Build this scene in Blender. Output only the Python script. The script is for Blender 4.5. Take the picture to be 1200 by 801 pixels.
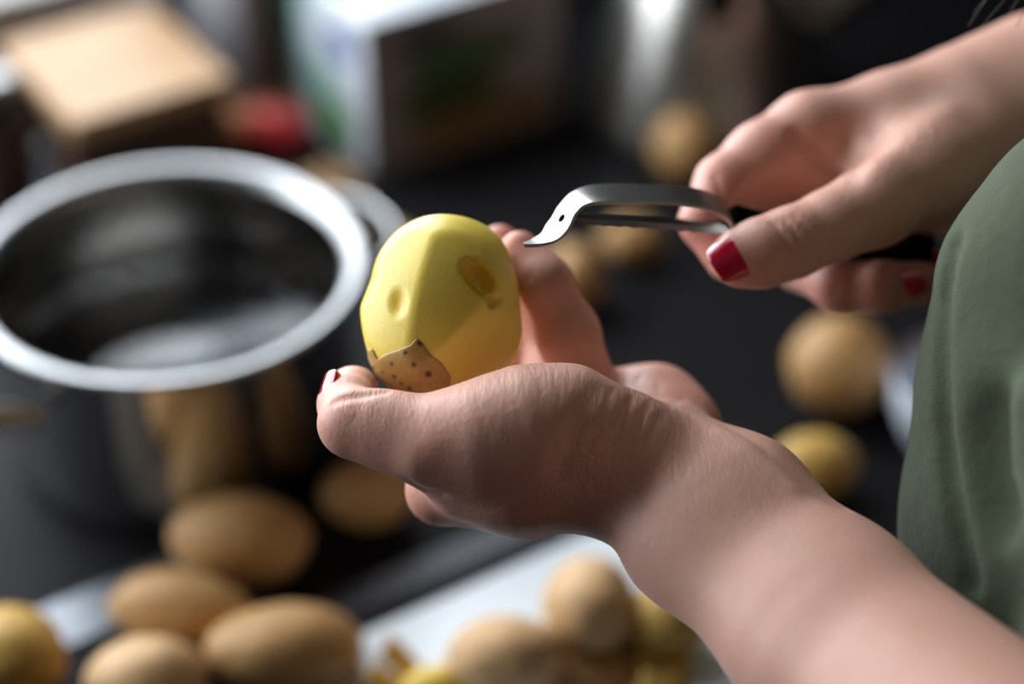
import bpy, bmesh, math, random
import numpy as np
from mathutils import Vector, Matrix, noise

sc = bpy.context.scene
for o in list(bpy.data.objects):
    bpy.data.objects.remove(o)
random.seed(4)
rng = np.random.default_rng(4)

# ------------------------------------------------------------------ camera
F_PX, CAM_H, PITCH = 2400.0, 0.60, math.radians(36.5)
cam = bpy.data.objects.new('camera', bpy.data.cameras.new('camera'))
sc.collection.objects.link(cam)
cam.location = (0, 0, CAM_H)
cam.rotation_euler = (math.radians(90) - PITCH, 0, 0)
cam.data.sensor_width = 36.0
cam.data.lens = F_PX / 1200 * 36
cam.data.clip_start = 0.02
cam.data.dof.use_dof = True
cam.data.dof.focus_distance = 0.607
cam.data.dof.aperture_fstop = 2.65
cam.data.dof.aperture_blades = 9
sc.camera = cam

# counter frame: T runs along the worktop, N points from the person to the back wall
THETA = math.radians(33.0)
TX = np.array([math.cos(THETA), math.sin(THETA), 0.0])
NX = np.array([-math.sin(THETA), math.cos(THETA), 0.0])
ZX = np.array([0.0, 0.0, 1.0])


def W(t, n, z):
    return TX * t + NX * n + ZX * z


# ------------------------------------------------------------------ world and daylight
world = bpy.data.worlds.new('world')
sc.world = world
world.use_nodes = True
bg = world.node_tree.nodes['Background']
bg.inputs[0].default_value = (0.72, 0.85, 1.0, 1)
bg.inputs[1].default_value = 1.0

WIN_T0, WIN_T1, WIN_Z0, WIN_Z1, WALL_N = -1.15, 0.64, 0.075, 1.02, 1.04
day = bpy.data.lights.new('window_daylight', 'AREA')
day.shape = 'RECTANGLE'
day.size, day.size_y = WIN_T1 - WIN_T0 + 0.1, WIN_Z1 - WIN_Z0 + 0.1
day.energy = 47.0
day.color = (0.92, 0.96, 1.0)
day_o = bpy.data.objects.new('window_daylight', day)
sc.collection.objects.link(day_o)
day_o.location = W((WIN_T0 + WIN_T1) / 2, WALL_N + 0.16, (WIN_Z0 + WIN_Z1) / 2)
day_o.rotation_euler = (math.radians(-90), 0, THETA)      # shines towards -N

sc.view_settings.view_transform = 'Standard'
sc.view_settings.look = 'None'
sc.view_settings.gamma = 1
sc.view_settings.use_curve_mapping = False
sc.view_settings.exposure = 0.0
sc.cycles.use_denoising = True
sc.cycles.max_bounces = 10

# ------------------------------------------------------------------ helpers
CAM_C = np.array([0, 0, CAM_H])
CAM_F = np.array([0, math.cos(PITCH), -math.sin(PITCH)])
CAM_U = np.array([0, math.sin(PITCH), math.cos(PITCH)])
CAM_R = np.array([1.0, 0, 0])


def P(x, y, d):
    """a point at distance d along the lens axis, seen at (x, y) of the 1200 x 801 frame"""
    return CAM_C + d * (CAM_F + CAM_R * (x - 600) / F_PX + CAM_U * (400.5 - y) / F_PX)


def G(x, y, z=0.0):
    """the point at height z that is seen at (x, y)"""
    v = CAM_F + CAM_R * (x - 600) / F_PX + CAM_U * (400.5 - y) / F_PX
    return CAM_C + v * (z - CAM_H) / v[2]


def mesh_obj(name, verts, faces, mat, parent=None, smooth=True):
    me = bpy.data.meshes.new(name)
    me.from_pydata([tuple(map(float, v)) for v in verts], [], [tuple(map(int, f)) for f in faces])
    me.update()
    if smooth:
        me.polygons.foreach_set('use_smooth', [True] * len(me.polygons))
    o = bpy.data.objects.new(name, me)
    sc.collection.objects.link(o)
    if mat:
        me.materials.append(mat)
    if parent:
        o.parent = parent
    return o


def bm_obj(name, bm, mat, parent=None, smooth=True):
    me = bpy.data.meshes.new(name)
    bmesh.ops.recalc_face_normals(bm, faces=bm.faces[:])
    bm.to_mesh(me)
    bm.free()
    if smooth:
        me.polygons.foreach_set('use_smooth', [True] * len(me.polygons))
    o = bpy.data.objects.new(name, me)
    sc.collection.objects.link(o)
    if mat:
        me.materials.append(mat)
    if parent:
        o.parent = parent
    return o


def empty(name, loc=(0, 0, 0), rz=0.0):
    """children of a thing are built in its own frame"""
    o = bpy.data.objects.new(name, None)
    o.empty_display_size = 0.02
    sc.collection.objects.link(o)
    o.location = tuple(map(float, loc))
    o.rotation_euler = (0, 0, rz)
    return o


def tag(o, label=None, cat=None, group=None, kind=None):
    if label: o['label'] = label
    if cat: o['category'] = cat
    if group: o['group'] = group
    if kind: o['kind'] = kind
    return o


def box_bm(size, centre=(0, 0, 0), bevel=0.0, seg=2, rot=None):
    bm = bmesh.new()
    bmesh.ops.create_cube(bm, size=1.0)
    bmesh.ops.scale(bm, vec=size, verts=bm.verts[:])
    if bevel > 0:
        bmesh.ops.bevel(bm, geom=bm.edges[:], offset=bevel, segments=seg, affect='EDGES', profile=0.5)
    if rot is not None:
        bmesh.ops.rotate(bm, cent=(0, 0, 0), matrix=rot, verts=bm.verts[:])
    bmesh.ops.translate(bm, vec=centre, verts=bm.verts[:])
    return bm


def lathe(profile, n=96, closed=False):
    """profile: list of (r, z); r = 0 ends are closed to a pole"""
    verts, faces, rings = [], [], []
    for r, z in profile:
        if r <= 1e-7:
            rings.append([len(verts)])
            verts.append((0, 0, z))
        else:
            rings.append(list(range(len(verts), len(verts) + n)))
            for i in range(n):
                a = 2 * math.pi * i / n
                verts.append((r * math.cos(a), r * math.sin(a), z))
    for a, b in zip(rings[:-1], rings[1:]):
        for i in range(n):
            j = (i + 1) % n
            if len(a) == 1 and len(b) == 1: continue
            if len(a) == 1: faces.append((a[0], b[j], b[i]))
            elif len(b) == 1: faces.append((a[i], a[j], b[0]))
            else: faces.append((a[i], a[j], b[j], b[i]))
    return verts, faces


def catmull(pts, per=10):
    pts = [np.asarray(p, float) for p in pts]
    q = [2 * pts[0] - pts[1]] + pts + [2 * pts[-1] - pts[-2]]
    out = []
    for i in range(1, len(q) - 2):
        for k in range(per):
            t = k / per
            p0, p1, p2, p3 = q[i - 1], q[i], q[i + 1], q[i + 2]
            out.append(0.5 * (2 * p1 + (p2 - p0) * t + (2 * p0 - 5 * p1 + 4 * p2 - p3) * t * t + (3 * p1 - p0 - 3 * p2 + p3) * t ** 3))
    out.append(pts[-1])
    return out


def sweep(path, section, up, scale=None):
    """section: list of (a, b) in mm-free metres; a runs along `wide`, b along `thick`; up: vector (or list) giving the wide direction"""
    n = len(path); verts = []; faces = []; m = len(section)
    for i, p in enumerate(path):
        tng = path[min(i + 1, n - 1)] - path[max(i - 1, 0)]
        tng = tng / np.linalg.norm(tng)
        w = np.asarray(up[i] if isinstance(up, list) else up, float)
        w = w - tng * (w @ tng); w /= np.linalg.norm(w)
        th = np.cross(tng, w)
        s = 1.0 if scale is None else scale[i]
        for a, b in section:
            verts.append(p + w * a * s + th * b)
    for i in range(n - 1):
        for j in range(m):
            k = (j + 1) % m
            faces.append((i * m + j, i * m + k, (i + 1) * m + k, (i + 1) * m + j))
    faces.append(tuple(range(m - 1, -1, -1)))
    faces.append(tuple(range((n - 1) * m, n * m)))
    return verts, faces


# ------------------------------------------------------------------ signed distance bodies
def smin(a, b, k):
    h = np.maximum(k - np.abs(a - b), 0.0) / k
    return np.minimum(a, b) - h * h * k * 0.25


def smax(a, b, k):
    return -smin(-a, -b, k)


def cone(p, a, b, ra, rb):
    ab = (b - a).astype(np.float32); L = float(ab @ ab) + 1e-12
    q = p - a.astype(np.float32)
    t = np.clip((q @ ab) / L, 0, 1)
    d = q - t[:, None] * ab
    return np.sqrt((d * d).sum(1)) - (ra + (rb - ra) * t)


def segdist(p, a, b):
    return cone(p, a, b, 0.0, 0.0)


def ellip(p, c, axes, rad):
    q = (p - c.astype(np.float32)) @ axes.T.astype(np.float32)
    rad = np.asarray(rad, np.float32)
    k0 = np.sqrt(((q / rad) ** 2).sum(1)); k1 = np.sqrt(((q / rad ** 2) ** 2).sum(1)) + 1e-9
    return k0 * (k0 - 1.0) / k1


def surface(sdf, lo, hi, h, B=12, newton=1):
    """naive surface nets over the blocks that the surface crosses"""
    lo = np.asarray(lo, float); hi = np.asarray(hi, float)
    nb = np.ceil((hi - lo) / (h * B)).astype(int)
    bi = np.stack(np.meshgrid(*[np.arange(n) for n in nb], indexing='ij'), -1).reshape(-1, 3)
    cen = (lo + (bi + 0.5) * h * B).astype(np.float32)
    dc = sdf(cen)
    bi = bi[np.abs(dc) < 0.5 * math.sqrt(3) * h * B * 1.25 + 0.002]
    S = B + 1
    loc = np.stack(np.meshgrid(*[np.arange(S)] * 3, indexing='ij'), -1).reshape(-1, 3)
    corners = np.array([[i, j, k] for i in (0, 1) for j in (0, 1) for k in (0, 1)])
    edges = [(a, b) for a in range(8) for b in range(a + 1, 8) if np.abs(corners[a] - corners[b]).sum() == 1]
    M = 4096
    keys = []; pos = []; quads = []
    CH = 200
    for s in range(0, len(bi), CH):
        b = bi[s:s + CH]
        gp = (b[:, None, :] * B + loc[None]).reshape(-1, 3)
        v = sdf((lo + gp * h).astype(np.float32)).reshape(-1, S, S, S)
        cv = np.stack([v[:, i:i + B, j:j + B, k:k + B] for i, j, k in corners], -1)
        neg = cv < 0
        cnt = neg.sum(-1)
        act = (cnt > 0) & (cnt < 8)
        ib, i, j, k = np.nonzero(act)
        if len(ib) == 0: continue
        c = cv[ib, i, j, k]
        base = b[ib] * B + np.stack([i, j, k], -1)
        acc = np.zeros((len(ib), 3)); num = np.zeros(len(ib))
        for a, e in edges:
            va, ve = c[:, a], c[:, e]
            x = (va < 0) != (ve < 0)
            t = np.where(x, va / np.where(x, va - ve, 1), 0)
            acc += np.where(x[:, None], corners[a] + t[:, None] * (corners[e] - corners[a]), 0)
            num += x
        pos.append(lo + (base + acc / num[:, None]) * h)
        keys.append((base[:, 0] * M + base[:, 1]) * M + base[:, 2])
        for ax in range(3):
            a0 = 0; a1 = [4, 2, 1][ax]
            x = (c[:, a0] < 0) != (c[:, a1] < 0)
            bb = base[x]; flip = c[x, a0] < 0
            e1 = np.eye(3, dtype=int)[(ax + 1) % 3]; e2 = np.eye(3, dtype=int)[(ax + 2) % 3]
            q = np.stack([bb - e1 - e2, bb - e2, bb, bb - e1], 1)
            q[~flip] = q[~flip][:, ::-1]
            quads.append((q[..., 0] * M + q[..., 1]) * M + q[..., 2])
    keys = np.concatenate(keys); pos = np.concatenate(pos); quads = np.concatenate(quads)
    o = np.argsort(keys); ks = keys[o]; pos = pos[o]
    idx = np.clip(np.searchsorted(ks, quads), 0, len(ks) - 1)
    ok = (ks[idx] == quads).all(1)
    faces = idx[ok]
    for _ in range(newton):
        e = h * 0.5
        p32 = pos.astype(np.float32); d0 = sdf(p32)
        g = np.stack([(sdf(p32 + np.float32(e) * np.eye(3, dtype=np.float32)[a]) - sdf(p32 - np.float32(e) * np.eye(3, dtype=np.float32)[a])) / (2 * e) for a in range(3)], 1)
        gn = np.maximum((g * g).sum(1), 0.25)
        pos = pos - np.clip(d0 / gn, -h, h)[:, None] * g
    q = pos[faces]
    nr = np.cross(q[:, 2] - q[:, 0], q[:, 3] - q[:, 1])
    if newton and (nr * g[faces[:, 0]]).sum(1).mean() < 0:
        faces = faces[:, ::-1].copy()
    return pos, faces


def sdf_grad(sdf, p, e=3e-4):
    p32 = np.atleast_2d(p).astype(np.float32)
    I = np.eye(3, dtype=np.float32) * np.float32(e)
    g = np.stack([sdf(p32 + I[a]) - sdf(p32 - I[a]) for a in range(3)], 1)
    return g / (np.linalg.norm(g, axis=1, keepdims=True) + 1e-9)


def np_mesh(name, pos, faces, mat, parent=None):
    me = bpy.data.meshes.new(name)
    me.vertices.add(len(pos)); me.vertices.foreach_set('co', pos.astype(np.float32).ravel())
    k = faces.shape[1]
    me.loops.add(len(faces) * k); me.loops.foreach_set('vertex_index', faces.astype(np.int32).ravel())
    me.polygons.add(len(faces)); me.polygons.foreach_set('loop_start', np.arange(0, len(faces) * k, k, dtype=np.int32))
    me.polygons.foreach_set('use_smooth', np.ones(len(faces), bool))
    me.update(calc_edges=True); me.validate()
    if mat: me.materials.append(mat)
    o = bpy.data.objects.new(name, me)
    sc.collection.objects.link(o)
    if parent: o.parent = parent
    return o


# ------------------------------------------------------------------ materials
class NT:
    def __init__(self, name):
        self.m = bpy.data.materials.new(name); self.m.use_nodes = True
        self.t = self.m.node_tree; self.n = self.t.nodes
        self.b = self.n['Principled BSDF']; self.out = self.n['Material Output']
        self.co = self.n.new('ShaderNodeTexCoord')

    def add(self, typ, **kw):
        n = self.n.new(typ)
        for k, v in kw.items():
            if k in n.inputs: n.inputs[k].default_value = v
            else: setattr(n, k, v)
        return n

    def link(self, a, b): self.t.links.new(a, b)

    def noise(self, scale, detail=3, rough=0.5, coord='Object', stretch=None, dist=0.0):
        n = self.add('ShaderNodeTexNoise'); n.inputs['Scale'].default_value = scale
        n.inputs['Detail'].default_value = detail; n.inputs['Roughness'].default_value = rough
        n.inputs['Distortion'].default_value = dist
        src = self.co.outputs[coord]
        if stretch is not None:
            mp = self.add('ShaderNodeMapping'); mp.inputs['Scale'].default_value = stretch[0]
            mp.inputs['Rotation'].default_value = stretch[1] if len(stretch) > 1 else (0, 0, 0)
            self.link(src, mp.inputs['Vector']); src = mp.outputs[0]
        self.link(src, n.inputs['Vector'])
        return n.outputs['Fac']

    def ramp(self, fac, stops):
        r = self.add('ShaderNodeValToRGB'); e = r.color_ramp.elements
        while len(e) < len(stops): e.new(0.5)
        for el, (p, c) in zip(e, stops):
            el.position = p; el.color = (*c, 1)
        self.link(fac, r.inputs[0])
        return r.outputs[0]

    def mix(self, fac, a, b, blend='MIX'):
        m = self.add('ShaderNodeMix', data_type='RGBA', blend_type=blend)
        for sock, v in ((m.inputs[0], fac), (m.inputs[6], a), (m.inputs[7], b)):
            if isinstance(v, bpy.types.NodeSocket): self.link(v, sock)
            elif isinstance(v, (int, float)): sock.default_value = v
            else: sock.default_value = (*v, 1)
        return m.outputs[2]

    def attr(self, name):
        a = self.add('ShaderNodeAttribute'); a.attribute_name = name
        return a.outputs['Fac']

    def math(self, op, a, b=0.0):
        m = self.add('ShaderNodeMath', operation=op)
        for s, v in ((m.inputs[0], a), (m.inputs[1], b)):
            if isinstance(v, bpy.types.NodeSocket): self.link(v, s)
            else: s.default_value = v
        return m.outputs[0]

    def bump(self, h, strength=0.3, dist=0.001, prev=None):
        b = self.add('ShaderNodeBump'); b.inputs['Strength'].default_value = strength
        b.inputs['Distance'].default_value = dist
        self.link(h, b.inputs['Height'])
        if prev is not None: self.link(prev, b.inputs['Normal'])
        return b.outputs[0]

    def set(self, **kw):
        for k, v in kw.items():
            s = self.b.inputs[k.replace('_', ' ')]
            if isinstance(v, bpy.types.NodeSocket): self.link(v, s)
            elif isinstance(v, tuple) and len(v) == 3 and s.type == 'RGBA': s.default_value = (*v, 1)
            else: s.default_value = v
        return self


def plain(name, col, rough=0.5, metal=0.0, var=0.12, scale=60, bump=0.0, bscale=400, **kw):
    t = NT(name)
    c = t.mix(t.noise(scale), tuple(x * (1 - var) for x in col), tuple(min(1, x * (1 + var)) for x in col))
    t.set(Base_Color=c, Roughness=rough, Metallic=metal, **kw)
    if bump: t.set(Normal=t.bump(t.noise(bscale, 4), bump, 0.001))
    return t.m


def skin_mat():
    t = NT('skin')
    base = t.mix(t.noise(45, 4), (0.64, 0.345, 0.262), (0.73, 0.43, 0.34))
    mott = t.math('MULTIPLY', t.ramp(t.noise(130, 4, 0.6), [(0.42, (0, 0, 0)), (0.72, (1, 1, 1))]), 0.35)
    base = t.mix(mott, base, (0.62, 0.31, 0.235))
    base = t.mix(t.attr('redness'), base, (0.55, 0.18, 0.135))
    base = t.mix(t.attr('vein'), base, (0.40, 0.37, 0.30))
    n1 = t.noise(900, 3, 0.6, stretch=((1.0, 0.35, 1.0), (0.5, 0.3, 0.7)), dist=0.6)
    n2 = t.noise(2600, 2, 0.6)
    fold = t.noise(520, 3, 0.55, stretch=((1.0, 0.14, 1.0), (0.2, 0.5, 0.35)), dist=0.8)
    nb = t.bump(n1, 0.28, 0.0007)
    nb = t.bump(n2, 0.16, 0.0003, nb)
    wr = t.math('MULTIPLY', fold, t.attr('wrinkle'))
    nb = t.bump(wr, 0.6, 0.0015, nb)
    t.set(Base_Color=base, Roughness=0.47, Normal=nb, Subsurface_Weight=0.13,
          Subsurface_Radius=(1.0, 0.34, 0.18), Subsurface_Scale=0.006, Specular_IOR_Level=0.42)
    return t.m


def potato_skin(name, c1, c2, c3):
    t = NT(name)
    c = t.mix(t.noise(38, 4), c1, c2)
    sp = t.ramp(t.noise(420, 2, 0.6), [(0.60, (0, 0, 0)), (0.70, (1, 1, 1))])
    c = t.mix(t.math('MULTIPLY', sp, 0.55), c, c3)
    t.set(Base_Color=c, Roughness=0.5, Normal=t.bump(t.noise(300, 4, 0.6), 0.3, 0.0012), Specular_IOR_Level=0.4)
    return t.m


def flesh_mat():
    t = NT('potato_flesh')
    c = t.mix(t.noise(60, 3), (0.88, 0.66, 0.085), (0.94, 0.75, 0.15))
    c = t.mix(t.attr('deep'), c, (0.85, 0.53, 0.03))
    fine = t.noise(1500, 3, 0.6)
    drag = t.noise(500, 3, 0.6, stretch=((3.0, 1.0, 0.3), (0.3, 0.4, 0.2)))
    nb = t.bump(fine, 0.22, 0.0004)
    nb = t.bump(drag, 0.12, 0.0006, nb)
    t.set(Base_Color=c, Roughness=0.36, Normal=nb, Subsurface_Weight=0.15,
          Subsurface_Radius=(1.0, 0.72, 0.2), Subsurface_Scale=0.004, Specular_IOR_Level=0.5)
    return t.m


def patch_mat():
    t = NT('potato_peel_patch')
    c = t.mix(t.noise(170, 4), (0.40, 0.235, 0.065), (0.56, 0.36, 0.10))
    c = t.mix(t.math('MULTIPLY', t.ramp(t.noise(700, 3, 0.6), [(0.5, (0, 0, 0)), (0.68, (1, 1, 1))]), 0.4), c, (0.33, 0.18, 0.075))
    c = t.mix(t.attr('spot'), c, (0.035, 0.018, 0.012))
    t.set(Base_Color=c, Roughness=0.45, Normal=t.bump(t.noise(900, 3), 0.3, 0.0006))
    return t.m


def steel(name, col=(0.62, 0.62, 0.63), rough=0.22, brushed=None):
    t = NT(name)
    r = t.math('ADD', t.math('MULTIPLY', t.noise(90, 4, stretch=(brushed,) if brushed else None), 0.16), rough - 0.08)
    t.set(Base_Color=col, Metallic=1.0, Roughness=r)
    return t.m


def cloth_mat():
    t = NT('green_cotton')
    c = t.mix(t.noise(30, 3), (0.045, 0.062, 0.031), (0.056, 0.075, 0.038))
    nb = t.bump(t.noise(1400, 2), 0.35, 0.0006)
    nb = t.bump(t.noise(45, 3), 0.3, 0.006, nb)
    t.set(Base_Color=c, Roughness=0.9, Normal=nb, Sheen_Weight=0.1, Sheen_Roughness=0.5)
    return t.m


def wood_mat(name, c1, c2, rough=0.5):
    t = NT(name)
    g = t.noise(60, 4, 0.6, stretch=((0.12, 1.0, 1.0),), dist=0.5)
    t.set(Base_Color=t.ramp(g, [(0.3, c1), (0.7, c2)]), Roughness=rough, Normal=t.bump(g, 0.15, 0.0008))
    return t.m


def worktop_mat():
    t = NT('black_worktop')
    c = t.mix(t.noise(25, 4), (0.009, 0.009, 0.010), (0.015, 0.015, 0.017))
    sp = t.ramp(t.noise(900, 2), [(0.66, (0, 0, 0)), (0.72, (1, 1, 1))])
    c = t.mix(t.math('MULTIPLY', sp, 0.2), c, (0.08, 0.08, 0.09))
    t.set(Base_Color=c, Roughness=0.5, Normal=t.bump(t.noise(500, 3), 0.08, 0.0006), Specular_IOR_Level=0.08)
    return t.m


M = dict(
    skin=skin_mat(),
    nail=plain('red_nail_polish', (0.52, 0.004, 0.030), 0.16, var=0.05, Coat_Weight=1.0, Coat_Roughness=0.05),
    potato=potato_skin('potato_peel', (0.43, 0.235, 0.085), (0.56, 0.335, 0.135), (0.24, 0.13, 0.05)),
    potato_pale=potato_skin('potato_peel_pale', (0.62, 0.385, 0.18), (0.72, 0.47, 0.24), (0.34, 0.20, 0.08)),
    potato_gold=potato_skin('potato_peel_golden', (0.52, 0.31, 0.07), (0.66, 0.42, 0.11), (0.30, 0.17, 0.05)),
    flesh=flesh_mat(), patch=patch_mat(),
    peeled=plain('peeled_potato', (0.85, 0.60, 0.10), 0.35, bump=0.2, Subsurface_Weight=0.2, Subsurface_Scale=0.005),
    steel=steel('polished_steel', rough=0.13),
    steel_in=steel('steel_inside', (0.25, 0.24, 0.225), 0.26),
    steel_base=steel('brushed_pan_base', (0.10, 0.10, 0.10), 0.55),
    rim=steel('rim_steel', (0.37, 0.38, 0.39), 0.33),
    dark_steel=steel('kettle_steel', (0.44, 0.43, 0.40), 0.32),
    peeler=steel('peeler_steel', (0.36, 0.355, 0.335), 0.38, (1.0, 8.0, 8.0)),
    blade=steel('blade_steel', (0.45, 0.44, 0.43), 0.24, (1.0, 8.0, 8.0)),
    strip=steel('trim_steel', (0.30, 0.32, 0.35), 0.40),
    strip_dark=steel('dull_trim_steel', (0.10, 0.10, 0.11), 0.5),
    cloth=cloth_mat(),
    denim=plain('dark_denim', (0.03, 0.04, 0.07), 0.9, bump=0.3),
    hair=plain('auburn_hair', (0.028, 0.009, 0.005), 0.5),
    black=plain('black_rivet', (0.004, 0.004, 0.004), 0.9, Specular_IOR_Level=0.0),
    worktop=worktop_mat(),
    wood=wood_mat('oak_wood', (0.36, 0.20, 0.088), (0.46, 0.285, 0.14)),
    wood_shaded=wood_mat('shaded_side_wood', (0.045, 0.022, 0.013), (0.075, 0.038, 0.022)),  # box sides: shade on the faces turned from the window, put into the colour
    white_board=plain('white_plastic_board', (0.80, 0.87, 0.92), 0.35, var=0.02),
    white=plain('white_paint', (0.78, 0.78, 0.77), 0.5, var=0.03),
    porcelain=plain('blue_white_glaze', (0.60, 0.65, 0.74), 0.2, var=0.03),
    wall=plain('charcoal_paint', (0.014, 0.013, 0.014), 0.75, bump=0.1),
    room=plain('warm_grey_paint', (0.09, 0.083, 0.080), 0.85, bump=0.05),
    floor=wood_mat('floor_oak', (0.10, 0.06, 0.035), (0.16, 0.10, 0.06)),
    tomato=plain('tomato_red', (0.85, 0.06, 0.075), 0.25),
    tomato_o=plain('tomato_orange', (0.90, 0.33, 0.16), 0.25),
    leaf=plain('leaf_green', (0.05, 0.15, 0.03), 0.6),
    glass_brown=plain('brown_contents', (0.075, 0.035, 0.025), 0.5),
    paper_grey=plain('grey_carton', (0.46, 0.45, 0.47), 0.5),
    paper_brown=plain('brown_carton', (0.16, 0.10, 0.09), 0.6),
    navy=plain('navy_print', (0.05, 0.08, 0.17), 0.5),
    bottle=plain('dark_green_glass', (0.012, 0.03, 0.012), 0.12),
    cabinet=plain('grey_cabinet', (0.10, 0.10, 0.11), 0.5),
)


# ------------------------------------------------------------------ the hands: data
def S(x, y, d, r):
    return (P(x, y, d), r * d / F_PX)


def chain(*pts):
    """round cones along a polyline of (x, y, d, r)"""
    q = [S(*p) for p in pts]
    return [(q[i][0], q[i + 1][0], q[i][1], q[i + 1][1]) for i in range(len(q) - 1)]


MM = 0.001
# every chain: (list of cones, blend inside the chain, blend to what came before)
LEFT = [
    # forearm: radius side, ulna side
    (chain((744, 550, .618, 62), (808, 632, .602, 71), (950, 752, .575, 89), (1345, 1065, .480, 145), (1480, 1240, .455, 180)), 12, 10),
    (chain((795, 536, .632, 60), (868, 591, .615, 74), (985, 704, .588, 86), (1370, 1045, .495, 145), (1530, 1210, .465, 170)), 12, 16),
    # metacarpals
    (chain((728, 560, .622, 55), (620, 572, .626, 50), (517, 574, .632, 41)), 8, 14),
    (chain((745, 540, .640, 56), (640, 545, .650, 48), (560, 545, .655, 44)), 8, 14),
    (chain((770, 520, .650, 54), (700, 510, .660, 46), (630, 505, .665, 42)), 8, 12),
    (chain((792, 503, .655, 54), (768, 484, .664, 52), (692, 470, .675, 40)), 8, 8),
    # ball of the thumb and thumb
    (chain((712, 520, .612, 66), (664, 498, .606, 64), (610, 503, .602, 66), (560, 512, .600, 58)), 9, 14),
    (chain((700, 556, .612, 50), (600, 563, .610, 48), (545, 560, .612, 44)), 8, 14),
    (chain((560, 512, .600, 56), (500, 516, .602, 49), (450, 503, .604, 42), (416, 495, .605, 39)), 6, 8),
    (chain((411, 496, .606, 37), (407, 474, .618, 32), (413, 458, .630, 26), (418, 454, .634, 23)), 4, 4),
    # little, ring, middle and index finger
    (chain((688, 465, .662, 40), (665, 390, .649, 36), (638, 330, .645, 30), (609, 294, .649, 24)), 4, 5),
    (chain((630, 505, .665, 36), (648, 410, .684, 31), (616, 325, .676, 28), (586, 287, .667, 24)), 4, 3),
    (chain((560, 545, .655, 38), (582, 430, .690, 31), (574, 345, .696, 28), (552, 294, .690, 25)), 4, 3),
    (chain((517, 574, .632, 37), (500, 520, .672, 33), (512, 400, .692, 29), (508, 320, .690, 25)), 4, 3),
]
# grooves (+) and ridges (-): polyline of (x, y, d), width mm, depth mm
LEFT_MARKS = [
    ([(712, 436, .603), (695, 462, .590), (676, 500, .590), (655, 555, .598)], 4.0, 1.0),
    ([(722, 437, .630), (716, 460, .60), (706, 490, .6), (690, 525, .6)], 1.3, 0.45), ([(748, 442, .630), (738, 470, .600), (722, 508, .597)], 1.3, 0.5),
    ([(772, 452, .630), (756, 480, .605), (738, 518, .595)], 1.3, 0.4), ([(800, 465, .63), (770, 492, .60), (752, 525, .6)], 1.6, 0.3),
    ([(392, 470, .598), (425, 463, .596), (452, 458, .602)], 1.6, 0.9),
    ([(846, 486, .615), (905, 533, .595), (985, 592, .575)], 3.0, 1.1),
    ([(790, 470, .620), (850, 505, .600), (930, 570, .580)], 4.0, -0.7),
    
    ([(505, 523, .590), (485, 545, .592)], 5.0, -0.6),
    ([(480, 566, .600), (498, 576, .600), (515, 580, .602)], 2.5, 0.8),
    ([(640, 378, .640), (690, 362, .640)], 1.6, 0.3), ([(618, 328, .640), (662, 308, .640)], 1.6, 0.3),
]
RIGHT = [
    # forearm
    (chain((1135, 122, .695, 62), (1210, 98, .702, 72), (1330, 60, .715, 92), (1600, 10, .755, 140), (1780, 25, .80, 160)), 12, 10),
    (chain((1150, 165, .690, 62), (1230, 140, .695, 72), (1340, 100, .71, 92), (1600, 50, .745, 145), (1780, 65, .79, 160)), 12, 16),
    # metacarpals
    (chain((1140, 118, .697, 56), (1050, 140, .690, 54), (948, 156, .684, 47)), 8, 14),
    (chain((1140, 150, .706, 54), (1050, 165, .712, 48), (965, 185, .712, 42)), 8, 12),
    (chain((1145, 180, .706, 54), (1070, 200, .722, 46), (1000, 215, .728, 40)), 8, 12),
    (chain((1150, 200, .700, 52), (1090, 230, .725, 44), (1035, 245, .735, 36)), 8, 12),
    # thumb
    (chain((1140, 180, .682, 60), (1085, 205, .668, 56), (1025, 240, .654, 46)), 9, 12),
    (chain((1025, 240, .654, 45), (975, 264, .648, 39), (928, 284, .643, 40)), 6, 7),
    (chain((928, 284, .643, 40), (890, 297, .640, 38), (866, 303, .639, 33)), 5, 4),
    # web between thumb and index finger
    (chain((985, 195, .690, 34), (1040, 205, .680, 44)), 8, 14),
    # index finger
    (chain((948, 156, .684, 45), (895, 187, .678, 43), (850, 217, .672, 36)), 5, 6),
    (chain((878, 232, .682, 27), (950, 222, .686, 38), (1015, 212, .680, 42)), 8, 8),
    (chain((850, 217, .672, 36), (838, 238, .668, 30), (826, 260, .664, 29), (852, 306, .660, 24)), 3, 3),
    # middle, ring and little finger, folded into the palm
    (chain((965, 185, .712, 42), (940, 306, .694, 33), (985, 334, .676, 31), (1032, 336, .670, 29), (1077, 332, .672, 26)), 4, 3),
    (chain((1000, 215, .728, 40), (975, 310, .722, 32), (1015, 330, .706, 30), (1060, 325, .698, 27), (1095, 315, .692, 24)), 4, 2),
    (chain((1035, 245, .735, 36), (1010, 310, .742, 28), (1045, 322, .730, 26), (1085, 312, .720, 24)), 4, 2),
]
RIGHT_MARKS = [
    ([(932, 158, .668), (952, 184, .668), (978, 206, .670)], 2.2, 3.2),
    ([(905, 262, .632), (922, 282, .632), (928, 305, .632)], 1.0, 0.55),
    ([(918, 257, .633), (936, 278, .633), (944, 300, .634)], 1.0, 0.5),
    ([(930, 252, .636), (948, 272, .634), (956, 290, .635)], 1.1, 0.35),
    ([(985, 150, .675), (1000, 185, .672), (1003, 210, .672)], 4.0, 0.9),
    ([(1010, 206, .650), (1050, 175, .660), (1110, 130, .675)], 6.0, -0.8),
    ([(1028, 160, .672), (1010, 195, .668)], 5.0, 0.8),
    ([(838, 207, .660), (848, 238, .655)], 1.2, 0.5), ([(812, 262, .655), (838, 252, .650)], 1.0, 0.4),
    ([(1040, 305, .665), (1034, 340, .655)], 1.4, 0.6), ([(985, 305, .67), (978, 342, .66)], 1.4, 0.5),
]


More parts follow.
